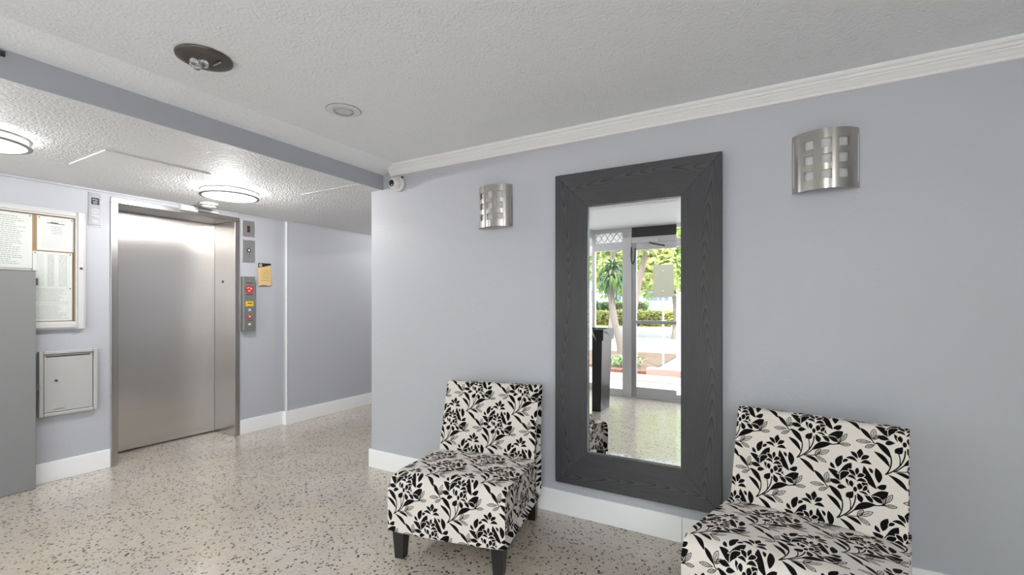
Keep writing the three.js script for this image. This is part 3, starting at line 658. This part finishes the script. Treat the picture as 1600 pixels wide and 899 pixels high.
// ---------------------------------------------------------------- slipper chairs
// a block: a closed side profile (z forward, y up, going round counter-clockwise seen from +x) swept across x, ends rounded, uv along the cloth
function upholstered(profile, width, r, puff, x0, y0, vShift) {
  const pts = profile, n = pts.length, nrm = [], len = [0];
  for (let i = 0; i < n; i++) { const a = pts[(i + n - 1) % n], b = pts[(i + 1) % n], dz = b[0] - a[0], dy = b[1] - a[1], l = Math.hypot(dz, dy); nrm.push([dy / l, -dz / l]); }
  for (let i = 1; i <= n; i++) len.push(len[i - 1] + Math.hypot(pts[i % n][0] - pts[i - 1][0], pts[i % n][1] - pts[i - 1][1]));
  const rings = [], steps = 6, cols = 14;
  for (let k = 0; k <= steps; k++) { const t = k / steps * Math.PI / 2; rings.push([-width / 2 + r * (1 - Math.sin(t)), r * (1 - Math.cos(Math.PI / 2 - t))]); }
  const xs = [...rings.map(([x, i]) => [x, i]), ...Array.from({ length: cols - 1 }, (_, k) => [-width / 2 + r + (width - 2 * r) * (k + 1) / cols, 0]), ...rings.map(([x, i]) => [-x, i]).reverse()];
  const at = ([x, inset], i) => {
    const [z, y] = pts[i % n], [nz, ny] = nrm[i % n], p = inset === 0 ? puff(x, z, y, nz, ny) : puff(x, z, y, nz, ny);
    return [x, y - ny * inset + ny * p, z - nz * inset + nz * p];
  };
  const UV = (x, s) => [(x - x0) / TILE_W + 0.5, (s + vShift - y0) / TILE_H + 0.5];
  const pos = [], uv = [], idx = [];
  xs.forEach((c) => { for (let i = 0; i <= n; i++) { pos.push(...at(c, i)); uv.push(...UV(c[0], len[i])); } });
  for (let a = 0; a < xs.length - 1; a++) for (let i = 0; i < n; i++) { const p = a * (n + 1) + i, q = p + n + 1; idx.push(p, q, p + 1, p + 1, q, q + 1); }
  for (const s of [0, xs.length - 1]) {       // the side faces
    const base = pos.length / 3, c = xs[s], flat = pts.map((_, i) => at(c, i)), side = s ? 1 : -1;
    for (let i = 0; i < n; i++) { pos.push(...flat[i]); uv.push((flat[i][2] * -side + 0.10) / TILE_W + 0.5, (flat[i][1] - y0) / TILE_H + 0.5); }
    const tri = THREE.ShapeUtils.triangulateShape(flat.map((p) => new THREE.Vector2(p[2], p[1])), []);
    for (const [p, q, w] of tri) { const A = flat[p], Bq = flat[q], C = flat[w], cr = (Bq[2] - A[2]) * (C[1] - A[1]) - (Bq[1] - A[1]) * (C[2] - A[2]); (cr > 0) === (side < 0) ? idx.push(base + p, base + q, base + w) : idx.push(base + p, base + w, base + q); }
  }
  const g = new THREE.BufferGeometry();
  g.setAttribute('position', new THREE.Float32BufferAttribute(pos, 3));
  g.setAttribute('uv', new THREE.Float32BufferAttribute(uv, 2));
  g.setIndex(idx);
  g.computeVertexNormals();
  return g;
}
function rounded(corners, seg = 6) {          // polygon of [z, y, radius] with its corners rounded
  const out = [], n = corners.length;
  for (let i = 0; i < n; i++) {
    const [z, y, r] = corners[i], a = corners[(i + n - 1) % n], b = corners[(i + 1) % n];
    const v = new THREE.Vector2(z, y), p = new THREE.Vector2(a[0] - z, a[1] - y), q = new THREE.Vector2(b[0] - z, b[1] - y), lp = p.length(), lq = q.length();
    p.normalize(); q.normalize();
    const d = Math.min(r / Math.tan(Math.acos(p.dot(q)) / 2), lp * 0.45, lq * 0.45), s = v.clone().addScaledVector(p, d), e = v.clone().addScaledVector(q, d);
    for (let k = 0; k <= seg; k++) { const t = k / seg; out.push([(1 - t) ** 2 * s.x + 2 * t * (1 - t) * z + t * t * e.x, (1 - t) ** 2 * s.y + 2 * t * (1 - t) * y + t * t * e.y]); }
  }
  const dense = [];
  for (let i = 0; i < out.length; i++) { const a = out[i], b = out[(i + 1) % out.length], k = Math.max(1, Math.ceil(Math.hypot(b[0] - a[0], b[1] - a[1]) / 0.05)); for (let j = 0; j < k; j++) dense.push([a[0] + (b[0] - a[0]) * j / k, a[1] + (b[1] - a[1]) * j / k]); }
  return dense;
}
function slipperChair(label, x, z, turn, seatX, backX, backW, W) {
  const t = thing('slipper_chair', label, 'chair', [x, 0, z], turn);
  // seat: from front bottom up over the front edge to the back
  const seat = rounded([[0.350, 0.145, 0.012], [0.355, 0.430, 0.095], [-0.20, 0.395, 0.02], [-0.335, 0.395, 0.01], [-0.335, 0.145, 0.012]]);
  const bulge = (px, pz, py, nz, ny) => (ny > 0.4 ? 0.022 * (1 - (2 * px / W) ** 2) * Math.max(0, 1 - ((pz - 0.08) / 0.36) ** 2) : nz > 0.6 ? 0.007 * (1 - (2 * px / W) ** 2) : 0);
  mesh('seat', upholstered(seat, W, 0.026, bulge, seatX, 0.374, 0.145), mFabric, t);
  const back = rounded([[-0.200, 0.385, 0.012], [-0.322, 0.806, 0.038], [-0.408, 0.802, 0.030], [-0.338, 0.30, 0.01], [-0.290, 0.30, 0.01]].map((p) => p));
  const bb = (px, pz, py, nz, ny) => (nz > 0.5 ? 0.010 * (1 - (2 * px / W) ** 2) * Math.sin(Math.min(1, Math.max(0, (py - 0.39) / 0.41)) * Math.PI) : 0);
  mesh('backrest', upholstered(back, backW, 0.022, bb, backX, 0.565, 0.385), mFabric, t);
  for (const sx of [-1, 1]) for (const [pz, out] of [[0.300, 1], [-0.285, -1]]) {
    const g = new THREE.CylinderGeometry(0.046, 0.033, 0.15, 4).rotateY(Math.PI / 4), p = g.attributes.position;
    for (let i = 0; i < p.count; i++) if (p.getY(i) < 0 && out < 0) p.setZ(i, p.getZ(i) - 0.02);
    g.computeVertexNormals();
    mesh('leg', toCreasedNormals(g, 0.3).translate(sx * 0.268, 0.075, pz), mLeg, t);
  }
  return t;
}
slipperChair('black and cream floral slipper chair left of the mirror, its black front legs showing', -1.459, -2.118, 11.7 * Math.PI / 180, -0.222, -0.245, 0.61, 0.63);
slipperChair('black and cream floral slipper chair right of the mirror, overlapping its frame corner', 0.095, -2.085, -12.8 * Math.PI / 180, -0.10, -0.15, 0.625, 0.64);

// ---------------------------------------------------------------- planter inside the entrance, seen in the mirror
function blade(len, wid, droop, n = 6) {       // a strap leaf from the origin along +z, folded along its middle
  const q = [];
  const c = (s) => { const a = droop * s; return [0, Math.sin(0.6 - a) * len * s * 0.75, Math.cos(0.6 - a) * len * s]; };
  for (let i = 0; i < n; i++) {
    const s0 = i / n, s1 = (i + 1) / n, w0 = wid * Math.sin(Math.min(1, s0 * 1.15 + 0.12) * Math.PI) * 0.5 + 0.002, w1 = wid * Math.sin(Math.min(1, s1 * 1.15 + 0.12) * Math.PI) * 0.5, a = c(s0), b = c(s1);
    for (const s of [-1, 1]) { const p = [[a[0], a[1], a[2]], [s * w0, a[1] + w0 * 0.4, a[2]], [s * w1, b[1] + w1 * 0.4, b[2]], [b[0], b[1], b[2]]]; q.push({ p: s > 0 ? p.reverse() : p }); }
  }
  return polyGeo(q);
}
const leafMat = (r, g, b, tr = 0.35) => phys({ color: rgb(r, g, b), roughness: 0.9, transmission: tr, thickness: 0, side: THREE.DoubleSide });
{
  const t = thing('planter', 'tall black square planter with a leafy plant inside the entrance', 'planter', [-1.955, 0, 0.27]);
  const g = new THREE.CylinderGeometry(0.270, 0.235, 0.875, 4, 1).rotateY(Math.PI / 4).translate(0, 0.4375, 0);
  g.computeVertexNormals();
  const gloss = std({ color: rgb(0.008, 0.008, 0.010), roughness: 0.36 });
  mesh('pot', toCreasedNormals(g, 0.3), gloss, t);
  const pr = [];
  for (const [a, b, c, d] of [[-0.212, -0.178, -0.212, 0.212], [0.178, 0.212, -0.212, 0.212], [-0.178, 0.178, -0.212, -0.178], [-0.178, 0.178, 0.178, 0.212]]) pr.push(span(a, b, 0.868, 1.0, c, d, 0.003));
  mesh('pot_rim', merge(pr), gloss, t);
  mesh('soil', span(-0.178, 0.178, 0.93, 0.96, -0.178, 0.178), std({ color: rgb(0.05, 0.035, 0.025), roughness: 1 }), t);
  const r = rng(9), green = leafMat(0.07, 0.19, 0.06), pale = leafMat(0.62, 0.60, 0.52);
  for (let i = 0; i < 13; i++) { const m = mesh('leaf', blade(0.24 + r() * 0.12, 0.06 + r() * 0.02, 0.9 + r() * 0.5), green, t); m.position.set((r() - 0.5) * 0.1, 0.96, (r() - 0.5) * 0.1); m.rotation.y = i / 13 * 6.28 + r() * 0.3; }
  const m = mesh('leaf', tubeRibbon(), pale, t); m.position.set(0.06, 1.0, -0.216);
  function tubeRibbon() { const q = [], f = (s) => [[s * 0.075 - 0.018, 0.012 - 0.16 * s * (1 - 0.2 * s), -0.004 - 0.01 * Math.sin(s * 3)], [s * 0.075 + 0.018 * (1 - s), 0.012 - 0.15 * s, -0.006 - 0.012 * Math.sin(s * 3)]]; for (let i = 0; i < 8; i++) { const a = f(i / 8), b = f((i + 1) / 8); q.push({ p: [a[0], a[1], b[1], b[0]] }); } return polyGeo(q); }
}

// ---------------------------------------------------------------- outdoors, seen through the glass in the mirror
const mConcrete = std({ color: rgb(0.62, 0.64, 0.66), roughness: 0.85, bumpMap: peel, bumpScale: 0.002 });
const mAsphalt = std({ color: rgb(0.46, 0.445, 0.44), roughness: 0.9, bumpMap: peel, bumpScale: 0.003 });
const mPink = std({ color: rgb(0.62, 0.41, 0.35), roughness: 0.8 });
const mTile = std({ color: rgb(0.52, 0.46, 0.41), roughness: 0.85, bumpMap: peel, bumpScale: 0.004 });
const mBrickRed = std({ color: rgb(0.33, 0.15, 0.11), roughness: 0.9 });
const mSoil = std({ color: rgb(0.13, 0.09, 0.06), roughness: 1 });
const mPaintWhite = std({ color: rgb(0.8, 0.8, 0.8), roughness: 0.7 }), mPaintBlue = std({ color: rgb(0.35, 0.47, 0.66), roughness: 0.7 }), mPaintYellow = std({ color: rgb(0.72, 0.56, 0.22), roughness: 0.7 });
mesh('ground_walkway', span(-9, 9, -0.25, -0.012, ZF + 0.08, 2.62), mConcrete);
mesh('ground_paving', span(-9, 9, -0.25, -0.010, 2.74, 3.45), mTile);
mesh('kerb_edging', span(-9, 9, -0.25, 0.004, 2.62, 2.74, 0.004), mPink);
mesh('road', span(-40, 30, -0.3, -0.03, 3.45, 60), mAsphalt);
mesh('trim_4', span(-40, 30, -0.1, 0.02, 21.6, 21.9), mPaintYellow);
mesh('kerb', span(-2.03, 6, -0.1, 0.115, 3.42, 3.62, 0.02), mPink);
{
  const m = struct('road_marking');
  const bar = (x0, z0, x1, z1, w, mat, n) => { const g = new THREE.BoxGeometry(w, 0.004, Math.hypot(x1 - x0, z1 - z0)).rotateY(Math.atan2(x1 - x0, z1 - z0)).translate((x0 + x1) / 2, -0.029, (z0 + z1) / 2); mesh(n, g, mat, m); };
  bar(-2.3, 3.7, -2.55, 6.6, 0.14, mPaintWhite, 'white_line'); bar(-4.5, 6.6, 3, 6.9, 0.12, mPaintWhite, 'white_line');
  mesh('blue_box', span(-2.15, -1.1, -0.03, -0.0265, 4.9, 6.5), mPaintBlue, m);
}
{ // planting bed left of the entrance: edging bricks, soil, shrub
  const e = struct('bed_edging');
  for (let i = 0; i < 24; i++) mesh('brick', span(-4.8 + i * 0.115, -4.8 + i * 0.115 + 0.108, -0.02, 0.05, 3.46, 3.56, 0.006), mBrickRed, e);
  mesh('ground_bed', span(-6, -2.05, -0.2, 0.02, 3.56, 7.2), mSoil);
}
function foliage(parent, name, leafGeo, mat, n, place, seed, tint) {
  const im = new THREE.InstancedMesh(leafGeo, mat, n), r = rng(seed), o = new THREE.Object3D(), c = new THREE.Color();
  for (let i = 0; i < n; i++) {
    const [x, y, z, s] = place(r, i);
    o.position.set(x, y, z); o.rotation.set((r() - 0.5) * 2.2, r() * 6.28, (r() - 0.5) * 2.2); o.scale.setScalar(s * (0.7 + r() * 0.6)); o.updateMatrix();
    im.setMatrixAt(i, o.matrix);
    const l = 0.75 + r() * 0.5; im.setColorAt(i, c.setRGB(l * (1 + tint * (r() - 0.3)), l, l * (1 - 0.3 * r())));
  }
  im.name = name; im.userData.kind = 'stuff'; shadows(im);
  parent.add(im);
  return im;
}
const oval = polyGeo([-1, 1].map((s) => ({ p: s > 0 ? [[0, 0, 0], [0.035, 0.012, 0.05], [0.028, 0.008, 0.11], [0, -0.01, 0.16]] : [[0, -0.01, 0.16], [-0.028, 0.008, 0.11], [-0.035, 0.012, 0.05], [0, 0, 0]] })));
const mBark = std({ color: rgb(0.30, 0.235, 0.20), roughness: 0.95, bumpMap: grayTexture(64, 256, (u, v) => 0.5 + 0.4 * Math.sin(v * 6.283 * 22 + 2 * tiled(u, v, 4)) + 0.2 * tiled(u, v, 9)), bumpScale: 0.02 });
const mBarkGrey = std({ color: rgb(0.29, 0.255, 0.225), roughness: 0.95, bumpMap: mBark.bumpMap, bumpScale: 0.02 });
function trunkGeo(pts, r0, r1) {
  const c = new THREE.CatmullRomCurve3(pts.map((p) => new THREE.Vector3(...p))), g = new THREE.TubeGeometry(c, 24, 1, 10), p = g.attributes.position, v = new THREE.Vector3();
  for (let i = 0; i < p.count; i++) { const s = Math.floor(i / 11) / 24, k = r0 + (r1 - r0) * s, o = c.getPointAt(s); v.fromBufferAttribute(p, i).sub(o).multiplyScalar(k).add(o); p.setXYZ(i, v.x, v.y, v.z); }
  g.computeVertexNormals();
  return g;
}
function strapTree(name, label, x, z, pts, r0, r1, mat, heads, bark) {
  const t = thing(name, label, 'tree', [x, 0, z]);
  mesh('trunk', trunkGeo(pts, r0, r1), bark, t);
  const r = rng(Math.round(x * -100));
  for (const [hx, hy, hz, n, len, wid, droop, lift] of heads) {
    const geos = [0, 1, 2].map((k) => blade(len * (0.8 + k * 0.2), wid, droop * (0.8 + k * 0.2)));
    for (let i = 0; i < n; i++) { const m = mesh('leaf', geos[i % 3], mat[i % mat.length], t); m.position.set(hx, hy + (r() - 0.5) * 0.14, hz); m.rotation.set(0, i * 2.4 + r() * 0.4, 0); m.rotateX(-lift * r() + lift * 0.3); }
  }
  return t;
}
strapTree('strap_leaf_tree', 'dark green strap leaved tree outside the glass left of the door', -3.10, 5.0,
  [[0.16, -0.05, 0], [0.12, 0.4, 0], [0.0, 0.9, 0], [-0.08, 1.5, 0], [-0.06, 2.2, 0], [0.0, 2.9, 0]], 0.088, 0.05,
  [leafMat(0.035, 0.10, 0.04), leafMat(0.08, 0.18, 0.04), leafMat(0.04, 0.12, 0.05), leafMat(0.20, 0.26, 0.06)],
  [[-0.05, 1.84, 0, 84, 0.62, 0.06, 1.8, 1.2], [-0.05, 2.12, 0, 60, 0.60, 0.06, 1.6, 1.2], [0, 2.75, 0, 30, 0.6, 0.06, 1.2, 0.9]], mBarkGrey);
strapTree('leaning_palm', 'leaning pinkish trunk with yellow green fronds outside the door glass', -3.02, 6.3,
  [[-0.16, -0.05, 0], [-0.10, 0.5, 0], [-0.02, 1.0, 0], [0.08, 1.6, 0], [0.20, 2.1, 0], [0.31, 2.62, 0]], 0.135, 0.055,
  [leafMat(0.36, 0.42, 0.10), leafMat(0.28, 0.38, 0.09), leafMat(0.44, 0.40, 0.15)],
  [[0.31, 2.58, 0, 34, 0.66, 0.065, 0.9, 0.9], [0.34, 2.72, 0, 20, 0.62, 0.06, 0.6, 0.8]], mBark);
{
  const t = thing('bed_shrub', 'low pale green shrub at the foot of the dark tree outside', 'shrub', [-2.62, 0.02, 4.1]);
  const r = rng(44), mats = [leafMat(0.20, 0.36, 0.10), leafMat(0.13, 0.28, 0.09), leafMat(0.34, 0.36, 0.22)], gs = [blade(0.34, 0.05, 1.1), blade(0.26, 0.06, 1.4)];
  for (let i = 0; i < 60; i++) { const m = mesh('leaf', gs[i % 2], mats[i % 3], t); m.position.set((r() - 0.5) * 0.55, r() * 0.16, (r() - 0.5) * 0.4); m.rotation.y = r() * 6.28; m.rotateX(-r() * 0.9); }
}
const crownMats = [leafMat(0.36, 0.52, 0.20), leafMat(0.46, 0.58, 0.24), leafMat(0.28, 0.44, 0.18)];
[[-8.2, 13.5, 2.4, 3.9, 0, 'pale green broad tree far left across the road'], [-5.4, 12.0, 2.1, 3.8, 1, 'yellow green leafy tree across the road behind the leaning palm'], [-3.2, 13.0, 2.2, 3.7, 1, 'bright leafy tree across the road behind the signpost'], [-6.6, 19.0, 2.8, 4.2, 2, 'darker tree at the back of the far car park'], [-1.2, 15.0, 2.3, 3.9, 0, 'leafy tree across the road right of the signpost']].forEach(([x, z, R, h, k, label], i) => {
  const t = thing('shade_tree', label, 'tree', [x, -0.03, z]);
  mesh('trunk', trunkGeo([[0, 0, 0], [0.05, 1.0, 0], [-0.06, 2.0, 0.05], [0.02, 3.0, 0]], 0.12, 0.06), mBarkGrey, t);
  for (const [bx, bz] of [[0.9, 0.3], [-0.8, -0.2], [0.1, -0.8]]) mesh('branch', trunkGeo([[-0.03, 1.6, 0.03], [bx * 0.5, 2.3, bz * 0.5], [bx, 3.0, bz]], 0.05, 0.02), mBarkGrey, t);
  foliage(t, 'foliage', oval, crownMats[k], 8000, (r) => { const a = r() * 6.28, q = Math.sqrt(r()) * R, y = (r() + r() - 1) * R * 0.95; const w = Math.sqrt(Math.max(0.05, 1 - (y / R) ** 2)); return [Math.cos(a) * q * w, h + y, Math.sin(a) * q * w, 1.7]; }, 100 + i, 0.5);
});
[[-13, -3.2, 22.4, 0.9, 0.8, leafMat(0.40, 0.46, 0.14), 'low yellow green hedge along the far kerb'], [-13, -6.9, 24.5, 1.45, 0.9, leafMat(0.16, 0.28, 0.11), 'taller dark hedge behind the low hedge']].forEach(([x0, x1, z, h, d, m, label], i) => {
  const t = thing('hedge', label, 'hedge', [(x0 + x1) / 2, -0.03, z]);
  foliage(t, 'foliage', oval, m, 9000, (r) => [(r() - 0.5) * (x1 - x0), r() * h, (r() - 0.5) * d, 1.5], 300 + i, 0.4);
  mesh('woody_core', span((x0 - x1) / 2 + 0.1, (x1 - x0) / 2 - 0.1, 0, h - 0.12, -d / 2 + 0.12, d / 2 - 0.12), mSoil, t);
});
{
  const t = thing('parking_sign', 'grey back of a parking sign on a thin post outside the door', 'sign', [-1.885, -0.03, 4.25]);
  mesh('post', new THREE.CylinderGeometry(0.022, 0.022, 2.05, 12).translate(0, 1.025, 0), std({ color: rgb(0.40, 0.40, 0.41), metalness: 0.5, roughness: 0.5 }), t);
  mesh('sign_plate', metric(new RoundedBoxGeometry(0.40, 0.65, 0.006, 2, 0.003).translate(0.008, 1.80, -0.027)), std({ color: rgb(0.115, 0.115, 0.085), roughness: 0.6 }), t);
  for (const y of [1.6, 2.0]) mesh('bolt', new THREE.SphereGeometry(0.012, 8, 6).translate(0, y, -0.032), mSteelPlate, t);
}
{
  const t = thing('waste_bin', 'small blue bin standing by the far hedge', 'bin', [-6.55, -0.03, 23.2]);
  const g = new THREE.CylinderGeometry(0.44, 0.36, 0.85, 4).rotateY(Math.PI / 4).translate(0, 0.45, 0);
  mesh('body', toCreasedNormals(g, 0.3), std({ color: rgb(0.03, 0.07, 0.28), roughness: 0.5 }), t);
  mesh('lid', span(-0.34, 0.34, 0.87, 0.95, -0.34, 0.34, 0.03), std({ color: rgb(0.025, 0.06, 0.22), roughness: 0.5 }), t);
  mesh('label_panel', span(-0.12, 0.12, 0.45, 0.66, -0.31, -0.285), mWhitePlastic, t);
}
{
  const t = thing('white_building', 'long white building with dark windows beyond the far hedge', 'building', [-9, 0, 33]);
  mesh('wall', span(-14, 16, -0.05, 3.4, 0, 6), std({ color: rgb(0.66, 0.66, 0.64), roughness: 0.9 }), t);
  mesh('roof', span(-14.4, 16.4, 3.4, 3.7, -0.6, 6.4, 0.04), std({ color: rgb(0.5, 0.48, 0.46), roughness: 0.9 }), t);
  for (let i = 0; i < 9; i++) { const x = -11 + i * 3.0, w = mesh('window', span(x - 0.9, x + 0.9, 1.55, 2.75, -0.06, 0.02), mAlu, t); mesh('pane', span(x - 0.84, x - 0.03, 1.61, 2.69, -0.075, -0.055), std({ color: rgb(0.10, 0.13, 0.17), roughness: 0.1 }), w); mesh('pane', span(x + 0.03, x + 0.84, 1.61, 2.69, -0.075, -0.055), std({ color: rgb(0.10, 0.13, 0.17), roughness: 0.1 }), w); }
}
renderer.render(scene, camera);
